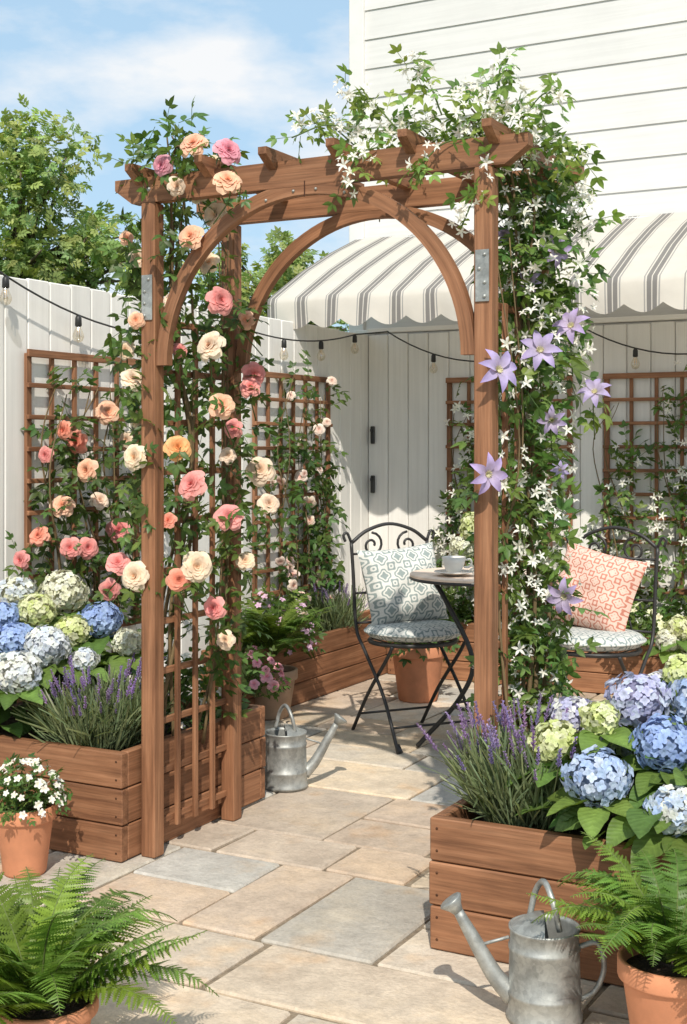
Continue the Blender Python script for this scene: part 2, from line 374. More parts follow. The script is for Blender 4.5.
PEACH=((.90,.60,.43),(.88,.38,.20));CREAM=((.90,.78,.62),(.88,.58,.36));PINK=((.86,.41,.38),(.78,.18,.19));CORAL=((.88,.41,.30),(.82,.21,.12));ORNG=((.92,.54,.24),(.88,.32,.08));MAUV=((.78,.40,.47),(.66,.17,.27))
def roses(b,lst,out=None):
    for x,y,d,r,c in lst:
        p=W(x,y,d);s=r*d/1300*1.22
        f=np.array([R.uniform(-.6,.7),-1,R.uniform(-.1,.7)])
        b.inst(ROSES[R.randrange(4)],face(p[None],f[None],s),tint(c[0],1,.05),tint(c[1],1,.08),mat=2)
        foliage(b,[p+np.array([0,.03,0])],s*1.3,4,SPR,.09,DG)
        tube(b,cat([p+np.array([R.uniform(-.06,.06),.1,-.12]),p+np.array([0,.05,-.05]),p],3),.0025,4,(.08,.13,.03),1)

# ---------------------------------------------------------------- ground + patio
b=Bd();b.add([(-150,-150,-.05),(150,-150,-.05),(150,150,-.05),(-150,150,-.05)],[(0,1,2,3)],(.07,.12,.03));b.obj('ground',[GRASS])
b=Bd();b.add([(-1.12,-6,-.010),(6,-6,-.010),(6,3.96,-.010),(-1.12,3.96,-.010)],[(0,1,2,3)],(.25,.20,.145),mat=1)
pal=[(.60,.50,.39),(.54,.475,.39),(.58,.465,.365),(.64,.555,.45),(.49,.45,.39),(.60,.50,.38),(.55,.46,.37),(.62,.53,.43),(.52,.42,.33),(.48,.46,.42)]
v=-6.0+.10
while v<3.95:
    h=R.choice([.34,.42,.42,.56,.60,.28]);u=-1.1-R.uniform(0,.5)
    while u<6:
        L=R.choice([.36,.45,.58,.66,.78,.9]) if h>.33 else R.choice([.3,.42,.55]);ua=max(u,-1.11)
        if u+L-ua>.08:
            parts=[(ua,u+L,v,h)];q=R.random()
            if h>.5 and q<.35: f=R.choice((.4,.5,.6));parts=[(ua,u+L,v,h*f),(ua,u+L,v+h*f,h*(1-f))]
            elif h>.5 and q<.6 and L>.5: f=R.choice((.4,.6));m_=ua+(u+L-ua)*f;parts=[(ua,m_,v,h/2),(ua,m_,v+h/2,h/2),(m_,u+L,v,h)]
            for a0,a1,vv,hh_ in parts:
                if a1-a0<.06: continue
                g=.016;c=np.array(R.choice(pal))*R.uniform(.86,1.12)
                box(b,((a0+a1)/2,vv+hh_/2,-.02+R.uniform(-.002,.002)),(a1-a0-g,hh_-g,.04),None,.006,c,0,.005)
        u+=L
    v+=h
b.obj('stone_patio',[STONE,JOINT],GM)

# ---------------------------------------------------------------- fences
def wcol():
    k=R.uniform(.95,1.02);return (.83*k,.81*k,.77*k)
b=Bd();v=-5.0
while v<3.80:
    h=2.065+R.uniform(-.006,.006);w=.138
    box(b,(-1.138,v+w/2,h/2),(.02,w-.004,h),None,.005,wcol(),0);v+=w
for z in(.35,1.1,1.85): box(b,(-1.170,-.6,z),(.04,8.8,.09),None,.003,wcol())
for vv in np.arange(-4.9,4,2.2): box(b,(-1.21,vv,1.05),(.1,.1,2.1),None,.004,wcol())
b.obj('wooden_fence',[FENCE],GM)
b=Bd();u=-1.125
while u<5.5:
    h=2.06+R.uniform(-.004,.004);w=.138
    box(b,(u+w/2,3.797,h/2),(w-.004,.02,h),None,.005,wcol(),0);u+=w
for z in(.35,1.1,1.85): box(b,(2.2,3.829,z),(6.6,.04,.09),None,.003,wcol())
box(b,(2.2,3.815,2.085),(6.66,.07,.03),None,.004,wcol())
b.obj('wooden_fence',[FENCE],GM)
b=Bd()
for z in(1.43,1.12):
    box(b,(-1.085,3.772,z),(.026,.018,.11),None,.004,(.03,.03,.03));box(b,(-1.085,3.758,z+.03),(.012,.03,.02),None,.003,(.03,.03,.03))
b.obj('gate_hinge',[IRON],GM)
# ---------------------------------------------------------------- house
hs=empty('house')
def siding(u0,u1,v0,z0,z1,axis):
    b=Bd();z=z0;e=.19
    while z<z1:
        k=R.uniform(.97,1.01);c=(.73*k,.72*k,.70*k)
        a=v0-.014;t=v0-.005
        pts=[(u0,a,z),(u1,a,z),(u1,t,z+e),(u0,t,z+e),(u0,v0+.01,z),(u1,v0+.01,z)]
        if axis: pts=[(-1.32-(3.985-p[1]),p[0],p[2]) for p in pts]
        gu=[(p[1] if axis else p[0],p[2],0) for p in pts]
        b.add(pts,[(0,1,2,3),(4,5,1,0)],c,np.array(gu)+R.random()*5);z+=e
    return b
siding(-1.27,7.2,3.985,0,5.6,0).obj('siding_front',[FENCE],GM,hs)
siding(4.05,10.5,3.985,0,5.6,1).obj('siding_side',[FENCE],GM,hs)
b=Bd();box(b,(-1.295,3.972,2.8),(.105,.05,5.6),None,.004,(.78,.77,.75));box(b,(-1.327,4.03,2.8),(.045,.10,5.61),None,.004,(.78,.77,.75));box(b,(2.9,7.3,2.8),(8.4,6.5,5.58),None,.004,(.7,.69,.67))
b.obj('corner_trim',[PAINT],GM,hs)
b=Bd();b.add([(-1.8,3.5,5.55),(7.5,3.5,5.55),(7.5,7.2,7.4),(-1.8,7.2,7.4),(7.5,10.9,5.55),(-1.8,10.9,5.55)],[(0,1,2,3),(3,2,4,5),(0,3,5),(1,4,2)],(.12,.12,.13));b.obj('roof',[ROOF],GM,hs)
# ---------------------------------------------------------------- awning
aw=empty('awning');b=Bd();us=np.arange(-1.30,5.3,.02);rows=[(3.955,2.70),(3.6,2.56),(3.25,2.405),(2.92,2.235),(2.865,2.205),(2.855,2.175)];V=[];Q=[]
s=0;pr=None
for v,z in rows:
    if pr: s+=math.hypot(v-pr[0],z-pr[1])
    pr=(v,z)
    for u in us: V.append((u,v,z+(.007*math.sin(u*9)*math.sin(s*2.8))));Q.append((u,s,0))
for f in(.5,1):
    for u in us:
        hh_=.105+.045*abs(math.sin(math.pi*(u/.2+.1)))
        V.append((u,2.853-.014*math.sin(u*7)*f+.006*math.sin(u*23)*f,2.175-hh_*f));Q.append((u,s+.15*f,0))
n=len(us);F=[(i*n+k,i*n+k+1,(i+1)*n+k+1,(i+1)*n+k) for i in range(len(rows)+1) for k in range(n-1)]
b.add(V,F,(1,1,1),Q,0,True);b.obj('canvas',[AWN],GM,aw)
b=Bd()
tube(b,[(-1.28,2.88,2.17),(5.26,2.88,2.17)],.018,8,(.75,.75,.73))
tube(b,[(-1.28,3.93,2.66),(5.26,3.93,2.66)],.03,8,(.75,.75,.73))
for u in(-1.2,1.3,4): beam(b,(u,3.93,2.3),(u,2.9,2.15),.03,.03,col=(.75,.75,.73))
b.obj('frame',[PAINT],GM,aw)

# ---------------------------------------------------------------- trellis
def trellis(o,ax,L,z0,z1,nx,nz,nsgn):
    b=Bd();ax=np.array(ax,float);nn=np.array(nsgn,float);o=np.array(o,float);Z=np.array([0,0,1.])
    for i in range(nx+1):
        e=i in(0,nx);p=o+ax*L*i/nx
        wc=R.uniform(.85,1.15);w=.032 if e else .02
        s=np.abs(ax)*w+np.abs(nn)*.016+Z*(z1-z0);box(b,p+nn*.014+Z*(z0+z1)/2,s,None,.002,(wc,)*3)
    for i in range(nz+1):
        e=i in(0,nz);wc=R.uniform(.85,1.15);w=.032 if e else .02
        s=np.abs(ax)*(L+.036)+np.abs(nn)*.014+Z*w;box(b,o+ax*L/2+nn*.029+Z*(z0+(z1-z0)*i/nz),s,None,.002,(wc,)*3)
    return b.obj('garden_trellis',[WOOD],GM)
trellis((-1.126,.64,0),(0,1,0),.74,.55,1.75,5,9,(1,0,0))
trellis((-1.126,2.42,0),(0,1,0),.82,.55,1.75,6,9,(1,0,0))
trellis((-.56,3.785,0),(1,0,0),.76,.55,1.76,6,9,(0,-1,0))
trellis((.42,3.785,0),(1,0,0),.86,.55,1.76,6,9,(0,-1,0))

# ---------------------------------------------------------------- planters
def planter(u0,u1,v0,v1,h=.36,rows=3):
    b=Bd();t=.035;rh=h/rows
    for i in range(rows):
        z=rh*(i+.5);g=.004
        for vv in(v0+t/2,v1-t/2): wc=R.uniform(.82,1.15);box(b,((u0+u1)/2,vv,z),(u1-u0+.006*(i%2),t,rh-g),None,.004,(wc,)*3)
        for uu in(u0+t/2,u1-t/2): wc=R.uniform(.82,1.15);box(b,(uu,(v0+v1)/2,z),(t-.002,v1-v0-2*t-.001,rh-g),None,.004,(wc,)*3)
    for uu in(u0+t+.02,u1-t-.02):
        for vv in(v0+t+.02,v1-t-.02): box(b,(uu,vv,h/2-.01),(.038,.038,h-.03),None,.003)
    n=14;V=[];F=[]
    for i in range(n+1):
        for j in range(n+1): V.append((u0+t+(u1-u0-2*t)*i/n,v0+t+(v1-v0-2*t)*j/n,h-.05+R.uniform(-.012,.012)))
    for i in range(n):
        for j in range(n): a=i*(n+1)+j;F.append((a,a+n+1,a+n+2,a+1))
    b.add(V,F,(.05,.032,.02),mat=1,smooth=True)
    for i in range(rows):
        for uu in(u0+t/2+.004,u1-t/2-.004):
            for dz in(-.03,.03): lathe(b,[(0,.0015),(.0035,.0012),(.004,0)],(0,0,0),6,(.25,.2,.15),0,M=Matrix.Translation((uu,v0-.0005,rh*(i+.5)+dz))@Matrix.Rotation(math.pi/2,4,'X'))
    return b.obj('wooden_planter',[WOOD,SOIL],GM)
planter(-1.09,-.038,-.118,.78)
planter(1.146,2.45,-.30,.75)
planter(-1.10,-.83,1.89,3.74,.34)
planter(-.82,3.2,3.44,3.74,.34)

# ---------------------------------------------------------------- garden arch
ga=empty('garden_arch');b=Bd()
WID=1.19;DEP=.48;PW=.056
def wt(): k=R.uniform(.9,1.12);return (k,k,k)
for u in(0,WID):
    for v in(0,DEP): box(b,(u,v,1.085),(PW,PW,2.17),None,.004,wt())
b.obj('posts',[WOOD],GM,ga);b=Bd()
def shaped_beam(b,axis,a0,a1,other,z0,z1,t,cut=.07,tz=.035):
    pts=[(a0,z1),(a1,z1),(a1,z1-tz),(a1-cut,z0),(a0+cut,z0),(a0,z1-tz)];V=[];Q=[]
    for s in(-1,1):
        for a,z in pts:
            V.append((a,other+s*t/2,z) if axis==0 else (other+s*t/2,a,z));Q.append((a,z,s*t/2))
    n=6;F=[tuple(range(n))[::-1],tuple(range(n,2*n))]+[(i,(i+1)%n,n+(i+1)%n,n+i) for i in range(n)]
    b.add(V,F,wt(),np.array(Q)+R.uniform(0,20),0)
for v in(0,DEP): shaped_beam(b,0,-.14,1.325,v,2.172,2.256,.042)
for u in(-.035,.24,.48,.72,.96,1.225): shaped_beam(b,1,-.085,DEP+.10,u,2.232,2.292,.030,.06,.022)
b.obj('beams_and_rafters',[WOOD],GM,ga);b=Bd()
for v in(0,DEP):
    n=48;V=[];Q=[];F=[];cu=WID/2;cz=1.63
    for i in range(n+1):
        a=math.pi*i/n
        for rr in(.523,.566):
            for s in(-1,1): V.append((cu-rr*math.cos(a),v-.004+s*.016,cz+rr*math.sin(a)*.985));Q.append((a*.54,rr*1.,s*.016))
    for i in range(n):
        a=i*4;c=a+4;F+=[(a,a+1,c+1,c),(a+3,a+2,c+2,c+3),(a,c,c+2,a+2),(a+1,a+3,c+3,c+1)]
    F+=[(0,2,3,1),(n*4,n*4+1,n*4+3,n*4+2)]
    b.add(V,F,wt(),np.array(Q)+R.uniform(0,9),0,False)
    box(b,(cu,v-.021 if v==0 else v+.02,2.162),(.004,.003,.05),None,.001,(.25,.2,.2))
b.obj('curved_braces',[WOOD],GM,ga);b=Bd()
for u in(0,WID):
    for i in range(1,4): box(b,(u+.006,.028+(DEP-.056)*i/4,.93),(.013,.022,1.72),None,.002,wt())
    for z in np.arange(.10,1.85,.168): box(b,(u-.008,DEP/2,z),(.013,DEP-.057,.022),None,.002,wt())
b.obj('side_lattice',[WOOD],GM,ga);b=Bd()
for u in(0,WID):
    box(b,(u,-.031,1.855),(.042,.005,.15),None,.001)
    for dz in(-.06,-.02,.02,.06): lathe(b,[(0,.005),(.005,.004),(.006,0)],(0,0,0),8,M=Matrix.Translation((u+R.choice((-.008,.008)),-.0335,1.855+dz))@Matrix.Rotation(math.pi/2,4,'X'))
for u,v in((.0,0),(WID,0)): lathe(b,[(0,.006),(.006,.005),(.008,0)],(0,0,0),8,M=Matrix.Translation((u,-.021,2.215))@Matrix.Rotation(math.pi/2,4,'X'))
for du in(-.14,.14,-.04,.04): lathe(b,[(0,.005),(.004,.003),(.005,0)],(0,0,0),8,M=Matrix.Translation((WID/2+du,-.021,2.166-abs(du)*.2))@Matrix.Rotation(math.pi/2,4,'X'))
b.obj('steel_brackets',[GALV],GM,ga)

# ---------------------------------------------------------------- string lights
def lights(att_pts,sag):
    b=Bd();P=[]
    for (p,q),sg in zip(zip(att_pts[:-1],att_pts[1:]),sag):
        p=np.array(p);q=np.array(q)
        for i in range(16): t=i/16;P.append(p*(1-t)+q*t-np.array([0,0,4*sg*t*(1-t)]))
    P.append(np.array(att_pts[-1]));P=np.array(P);tube(b,P,.0045,5,(.02,.02,.02),0)
    acc=.12
    for i in range(1,len(P)):
        acc+=np.linalg.norm(P[i]-P[i-1])
        if acc>.40:
            acc=0;c=P[i];lathe(b,[(0,.0),(.009,-.002),(.014,-.012),(.015,-.045),(0.011,-.05),(0,-.05)],c,10,(.02,.02,.02),0)
            lathe(b,[(.010,-.048),(.014,-.06),(.024,-.082),(.025,-.095),(.018,-.112),(0,-.12)],c,14,(1,1,1),1)
            tube(b,[c+np.array([-.004,0,-.055]),c+np.array([-.006,0,-.09]),c+np.array([.006,0,-.09]),c+np.array([.004,0,-.055])],.002,4,(.9,.6,.25),2)
    b.obj('string_lights',[IRON,GLASS,PAINT],GM)
lights([(-1.07,-1.2,2.05),(-1.07,.35,2.09),(-1.07,2.15,1.99),(-1.07,3.5,2.04),(-.95,3.72,2.07)],[.15,.15,.06,0])
lights([(-.95,3.70,2.07),(.3,3.72,2.04),(1.5,3.72,2.04),(3.2,3.72,2.04)],[.19,.17,.2])

# ---------------------------------------------------------------- furniture
def spiral(c,r0,turns,n,a0,sgn=1):
    o=[]
    for i in range(n): t=i/(n-1);a=a0+sgn*turns*2*math.pi*t;r=r0*(1-.8*t);o.append((c[0]+r*math.cos(a),c[1],c[2]+r*math.sin(a)))
    return o
def cushion(b,rx,ry,t,sup,mat=0,M=None,n=20,round_=False):
    V=[];F=[];Q=[]
    for side in(1,-1):
        base=len(V)
        for i in range(n+1):
            for j in range(n+1):
                x=-1+2*i/n;y=-1+2*j/n
                if round_:
                    X=x*math.sqrt(1-y*y/2);Y=y*math.sqrt(1-x*x/2);z=max(0,1-(X*X+Y*Y)**2)**.45*(1-.12*math.exp(-((X*X+Y*Y))/.02))
                else: X=x*(1-.075*(1-y*y));Y=y*(1-.075*(1-x*x));z=max(0,(1-x**4)*(1-y**4))**.55*(1+.08*math.sin(5*x+3*y)+.05*math.sin(9*y-4*x)-.10*math.exp(-(x*x)/.05)*max(0,y))
                V.append((X*rx,Y*ry,side*t*z));Q.append((X*rx,Y*ry,0))
        for i in range(n):
            for j in range(n):
                a=base+i*(n+1)+j;f=(a,a+n+1,a+n+2,a+1);F.append(f if side>0 else f[::-1])
    V=np.array(V)
    if M is not None: M=np.array(M);V=V@M[:3,:3].T+M[:3,3]
    b.add(V,F,(1,1,1),Q,mat,True)
def chair(pos,ang,pil):
    root=empty('bistro_chair');M=Matrix.Translation(pos)@Matrix.Rotation(ang,4,'Z')
    b=Bd();r=.009;c=(.025,.024,.024)
    tube(b,[(.205*math.cos(a),.195*math.sin(a),.455) for a in np.linspace(0,2*math.pi,28,endpoint=False)],.011,6,c,0,True,True)
    for k in np.linspace(-.15,.15,6): tube(b,[(k,-math.sqrt(.19**2-k*k)*.95,.455),(k,math.sqrt(.19**2-k*k)*.95,.455)],.004,4,c)
    for sx in(-1,1):
        x=sx*.2
        tube(b,cat([(x*1.05,-.27,0),(x,-.1,.22),(x,.1,.40),(x,.2,.50),(x,.235,.75),(x*1.02,.25,.90)],5),r,6,c)
        tube(b,cat([(x*.93,.27,0),(x*.93,.1,.2),(x*.93,-.1,.39),(x*.93,-.16,.455)],5),r,6,c)
        tube(b,[(x,-.27,0.006),(x,-.24,.03)],.013,6,c)
        tube(b,cat([(x*1.02,.25,.90),(x*1.12,.252,.945),(x*1.22,.252,.935),(x*1.17,.252,.905)],4),.007,6,c)
        tube(b,spiral((sx*.095,.25,.885),.06,1.3,22,math.pi/2,sx),.0065,5,c)
        tube(b,spiral((sx*.10,.246,.79),.05,1.3,20,-math.pi/2,-sx),.006,5,c)
        tube(b,spiral((sx*.055,.24,.72),.04,1.2,18,math.pi/2,sx),.005,5,c)
    tube(b,cat([(-.2,.25,.90),(-.12,.252,.955),(0,.255,.985),(.12,.252,.955),(.2,.25,.90)],6),r,6,c)
    for z,y in((.52,.205),(.66,.225),(.845,.245)): tube(b,[(-.2,y,z),(.2,y,z)],.006,5,c)
    for x in(-.1,0,.1): tube(b,cat([(x,.205,.52),(x*.6,.225,.66),(x,.24,.80)],4),.005,5,c)
    tube(b,[(-.205,-.2,.10),(.205,-.2,.10)],.006,5,c);tube(b,[(-.186,.2,.09),(.186,.2,.09)],.006,5,c)
    b.obj('frame',[IRON],M,root)
    b=Bd();cushion(b,.232,.222,.04,4,M=Matrix.Translation((0,-.01,.503)),round_=True)
    tube(b,[(.232*math.cos(a),-.01+.222*math.sin(a),.503) for a in np.linspace(0,2*math.pi,30,endpoint=False)],.006,5,closed=True)
    b.obj('seat_cushion',[FAB_S],M,root)
    b=Bd();PM=M@Matrix.Translation((pil[1],.085,.705))@Matrix.Rotation(math.radians(72),4,'X')@Matrix.Rotation(math.radians(pil[2]),4,'Z')
    cushion(b,.205,.19,.09,4);b.obj('throw_pillow',[pil[0]],PM)
chair((.325,6.08,0),math.radians(24),(FAB_G,-.01,4))
chair((1.12,5.82,0),math.radians(-34),(FAB_P,-.03,-12))
tb=empty('bistro_table');b=Bd();TP=Matrix.Translation((.60,5.72,0));c=(.025,.024,.024)
lathe(b,[(.02,.775),(.30,.775),(.309,.778),(.311,.782),(.309,.787),(.302,.789)],seg=48,col=c)
for k in range(3):
    a=k*2*math.pi/3+.5;ca,sa=math.cos(a),math.sin(a)
    tube(b,cat([(.24*ca,.24*sa,.775),(.16*ca,.16*sa,.66),(.035*ca,.035*sa,.42),(.10*ca,.10*sa,.24),(.27*ca,.27*sa,.05),(.31*ca,.31*sa,.006)],6),.011,6,c)
tube(b,[(.04*math.cos(q),.04*math.sin(q),.42) for q in np.linspace(0,6.28,16,endpoint=False)],.009,6,c,closed=True)
tube(b,[(.115*math.cos(q),.115*math.sin(q),.22) for q in np.linspace(0,6.28,24,endpoint=False)],.007,6,c,closed=True)
b.obj('legs_and_rim',[IRON],TP,tb);b=Bd()
an=np.linspace(0,2*math.pi,48,endpoint=False);V=[(r_*math.cos(a),r_*math.sin(a),z) for r_,z in((.304,.803),(.308,.799),(.308,.7895)) for a in an]
F=[tuple(range(48))]+[(i*48+(k+1)%48,i*48+k,(i+1)*48+k,(i+1)*48+(k+1)%48) for i in range(2) for k in range(48)]
b.add(V,F,(.80,.64,.52));b.obj('stone_top',[TOP],TP,tb)
b=Bd();lathe(b,[(0,.003),(.03,.003),(.06,.012),(.075,.016),(.073,.019),(.05,.013),(0,.009)],col=(.75,.70,.64));lathe(b,[(.022,.01),(.03,.022),(.04,.045),(.046,.072),(.044,.072),(.037,.045),(.026,.024),(0,.022)],col=(.80,.76,.70))
tube(b,cat([(.043,0,.06),(.062,0,.062),(.066,0,.045),(.055,0,.033),(.038,0,.034)],4),.004,5,(.78,.74,.68));lathe(b,[(0,.062),(.041,.062)],col=(.12,.05,.02))
b.obj('teacup',[CERAM],Matrix.Translation((.475,5.60,.803))@Matrix.Scale(1.15,4))
def can(pos,ang,s=1):
    b=Bd()
    lathe(b,[(0,.004),(.086,.004),(.090,.0),(.091,.012),(.087,.018),(.0865,.06),(.089,.064),(.089,.070),(.0855,.074),(.083,.165),(.0855,.169),(.0855,.176),(.082,.18),(.0815,.212),(.085,.216),(.085,.221),(.080,.221),(.078,.21),(.078,.05)],seg=40)
    V=[(0,0,.221)];n=14
    for i in range(n+1): a=-math.pi/2+math.pi*i/n;V.append((.081*math.cos(a),.081*math.sin(a),.219))
    for i in range(n+1): a=-math.pi/2+math.pi*i/n;V.append((.045*math.cos(a)-.0,.055*math.sin(a),.238))
    F=[(1+i,2+i,n+3+i,n+2+i) for i in range(n)]+[tuple([0]+list(range(n+2,2*n+3)))];b.add(V,F,smooth=True)
    sp=cat([(.075,0,.05),(.12,0,.10),(.17,0,.185),(.205,0,.245)],5);tube(b,sp,np.linspace(.026,.0125,len(sp)),12)
    d=np.array([.6,0,.8]);tube(b,[sp[-1],sp[-1]+d*.012,sp[-1]+d*.03,sp[-1]+d*.034],[.013,.018,.031,.028],14)
    tube(b,[(.083,0,.19),(.158,0,.165)],.004,6)
    tube(b,cat([(.035,-.045,.225),(.02,-.042,.29),(.0,-.0,.325),(-.02,.042,.29),(-.035,.045,.225)],6),.0075,8)
    tube(b,cat([(-.080,0,.175),(-.125,0,.185),(-.14,0,.13),(-.12,0,.075),(-.085,0,.05)],6),.0065,8)
    b.obj('watering_can',[GALV],Matrix.Translation(pos)@Matrix.Rotation(ang,4,'Z')@Matrix.Scale(s,4))
can((.479,3.10,0),math.radians(172));can((-.232,5.2,0),math.radians(8),1.0)
def pot(pos,r,h,col=(.60,.25,.13)):
    b=Bd();k=r
    lathe(b,[(0,.0),(k*.66,.0),(k*.70,.008),(k*.90,h*.78),(k*.91,h*.79),(k*.99,h*.80),(k,h*.82),(k,h*.985),(k*.98,h),(k*.91,h),(k*.88,h*.97),(k*.85,h*.85)],seg=40,col=col)
    lathe(b,[(0,h*.90),(k*.87,h*.88)],seg=24,col=(.05,.032,.02),mat=1)
    b.obj('terracotta_pot',[TERRA,SOIL],Matrix.Translation(pos))

# ---------------------------------------------------------------- plants
PM_=[LEAF,STEM,PETAL,BROAD]
def lavender(name,c,r,h,n,nl):
    b=Bd();c=np.array(c)
    def lay(k,rr):
        a=NR.uniform(0,2*math.pi,k);q=np.sqrt(NR.uniform(0,1,k));o=np.stack([np.cos(a)*q,np.sin(a)*q,np.zeros(k)],1)
        return c+o*rr*.62,nrm(o*.46*r/.2+np.array([0,0,1.0])+NR.normal(size=(k,3))*.12)
    p,d=lay(nl,r);g=greens(nl,(.20,.25,.13),.3,.1);b.inst(BL,orient(p+d*NR.uniform(0,.15,(nl,1)),d+NR.normal(size=(nl,3))*.28,NR.normal(size=(nl,3)),h*NR.uniform(.28,.52,nl)),g,g)
    for t in range(3):
        k=n//3;p,d=lay(k,r);r_=NR.normal(size=(k,3));x=nrm(r_-d*(r_*d).sum(1,keepdims=True));y=np.cross(d,x);M=np.zeros((k,4,4));s=(h*NR.uniform(.70,1.12,k))[:,None]
        M[:,:3,0]=x*s;M[:,:3,1]=y*s;M[:,:3,2]=d*s;M[:,:3,3]=p;M[:,3,3]=1
        b.inst(LAV[t],M,greens(k,(.18,.22,.11),.2,.1),tint((.36,.26,.50),k,.25),mat=2)
    b.obj(name,PM_)
def hydrangea(name,base,blooms,leafc=(),nl=160,vol=None,sz=.12,bs=1.12):
    b=Bd();base=np.array(base)
    for (x,y,d,r,c1,c2) in blooms:
        p=W(x,y,d);rr=r*d/1300*bs;n=int(95*(rr/.055)**1.0)+30
        i=np.arange(n)+.5;ph=np.arccos(1-2*i/n);th=math.pi*(1+5**.5)*i
        o=np.stack([np.cos(th)*np.sin(ph),np.sin(th)*np.sin(ph),np.cos(ph)],1)+NR.normal(size=(n,3))*.06;o=nrm(o);sc=np.array([1,1,.85])*(1+.09*np.sin(o*5+NR.uniform(0,6)).sum(1,keepdims=True)/2)
        pos=p+o*sc*rr*NR.uniform(.84,1.0,(n,1));f=NR.uniform(0,1,(n,1))**1.3
        cc=np.array(c1)*(1-f)+np.array(c2)*f;cc*=NR.uniform(.85,1.08,(n,1))
        b.inst(FLO,face(pos,o+NR.normal(size=(n,3))*.28,.0135*NR.uniform(.85,1.2,n)*(rr/.06)**.3),cc*np.array([.85,.9,.82]),np.clip(cc,0,.9),mat=2)
        m=8
        lathe(b,[(rr*.78*math.sin(a),-rr*.66*math.cos(a)) for a in np.linspace(0,math.pi,m)],p,12,tuple(np.array(c1)*.55),0)
        tube(b,cat([base+NR.uniform(-.05,.05,3)*np.array([1,1,0]),(base+p)/2+np.array([0,0,.03]),p-np.array([0,0,rr*.7])],4),.005,5,(.10,.14,.04),1)
        k=7;a=NR.uniform(0,1)+np.arange(k)*2*math.pi/k;dd=np.stack([np.cos(a),np.sin(a),NR.uniform(-.35,.15,k)],1)
        g=greens(k,MG,.3,.12);b.inst(LFW,orient(p-np.array([0,0,rr*.8])+dd*rr*.3,dd,np.array([[0,0,1.]])+NR.normal(size=(k,3))*.2,sz*NR.uniform(.8,1.15,k)),g,g*1.5,3)
    if vol is not None:
        cc,rad=np.array(vol[0]),np.array(vol[1]);o=nrm(NR.normal(size=(nl,3)));o[:,2]=np.abs(o[:,2])*.9-.15;pos=cc+o*rad*NR.uniform(.45,1,(nl,1))
        dd=o*np.array([1,1,.2])+NR.normal(size=(nl,3))*.35;g=greens(nl,(.085,.15,.038),.35,.15);b.inst(LFW,orient(pos,dd,np.array([[0,0,1.]])+o*.5+NR.normal(size=(nl,3))*.3,sz*NR.uniform(.7,1.1,nl)),g,g*1.45,3)
        for q in range(12): tube(b,[base,cc+nrm(NR.normal(size=3))*rad*.6],.004,4,(.1,.13,.04),1)
    b.obj(name,PM_)
def fern(name,c,n,L,e0=(40,85),base=(.13,.23,.04),az=None):
    b=Bd();c=np.array(c,float)
    for i in range(n):
        ph=2*math.pi*i/n*1.0+R.uniform(-.25,.25) if az is None else R.uniform(*az)
        e=math.radians(R.uniform(*e0));l=L*R.uniform(.7,1.15);end=math.radians(R.uniform(-50,25));m=42
        P=[c+np.array([math.cos(ph),math.sin(ph),0])*.02];sw=R.uniform(-.5,.5);dirs=[]
        for k in range(m):
            s=k/(m-1);el=e+(end-e)*s**1.3;pp=ph+sw*s;d=np.array([math.cos(el)*math.cos(pp),math.cos(el)*math.sin(pp),math.sin(el)]);dirs.append(d);P.append(P[-1]+d*l/m)
        P=np.array(P);dirs=np.array(dirs);tube(b,P[::3],np.linspace(.0028,.001,len(P[::3])),4,(.12,.16,.04),1)
        side=nrm(np.cross(dirs,(0,0,1.)));nn=np.cross(side,dirs);s=np.arange(m)/(m-1);k0=3
        prof=np.sin(math.pi*np.clip((s-.03)/.97,0,1)**.75)**.8*.145*l+.004
        g=np.array(base)*R.uniform(.65,1.25)*(np.array([1.35,1.12,.9]) if R.random()<.4 else 1)
        for sg in(-1,1):
            dd=side*sg+dirs*.38-nn*.12+NR.normal(size=side.shape)*.11
            cc=np.clip(g*NR.uniform(.8,1.25,(m,1)),0,1)[k0:]
            b.inst(PIN,orient(P[1:][k0:],dd[k0:],nn[k0:]+NR.normal(size=(m-k0,3))*.22,prof[k0:]*NR.uniform(.85,1.1,m-k0)),cc,cc*1.2)
    b.obj(name,PM_)
def mound(name,c,r,h,nl,leaf,lsz,fl,nf,fs,fcA,fcB,base=DG):
    b=Bd();c=np.array(c,float)
    def shell(k,lo):
        o=nrm(NR.normal(size=(k,3)));o[:,2]=np.abs(o[:,2]);return o,c+o*np.array([r,r,h])*NR.uniform(lo,1,(k,1))
    o,p=shell(nl,.3);g=greens(nl,base);b.inst(leaf,orient(p,o+NR.normal(size=(nl,3))*.5,o+np.array([0,0,.6])+NR.normal(size=(nl,3))*.3,lsz*NR.uniform(.7,1.2,nl)),g,g*1.4)
    for q in range(20):
        o,p=shell(1,.6);tube(b,[c+NR.normal(size=3)*.01,p[0]],.0025,4,(.08,.12,.03),1)
    if nf:
        o,p=shell(nf,.95);b.inst(fl,face(p+np.array([0,0,.01]),o+np.array([0,-.5,.4])+NR.normal(size=(nf,3))*.3,fs*NR.uniform(.8,1.2,nf)),tint(fcA,nf,.08),tint(fcB,nf,.1),mat=2)
    b.obj(name,PM_)

BLU=(.33,.45,.82);PBL=(.66,.72,.87);CRM=(.84,.83,.62);YGR=(.66,.74,.28);WHT=(.88,.88,.83);LAVD=(.55,.54,.83);SKYB=(.44,.57,.87)
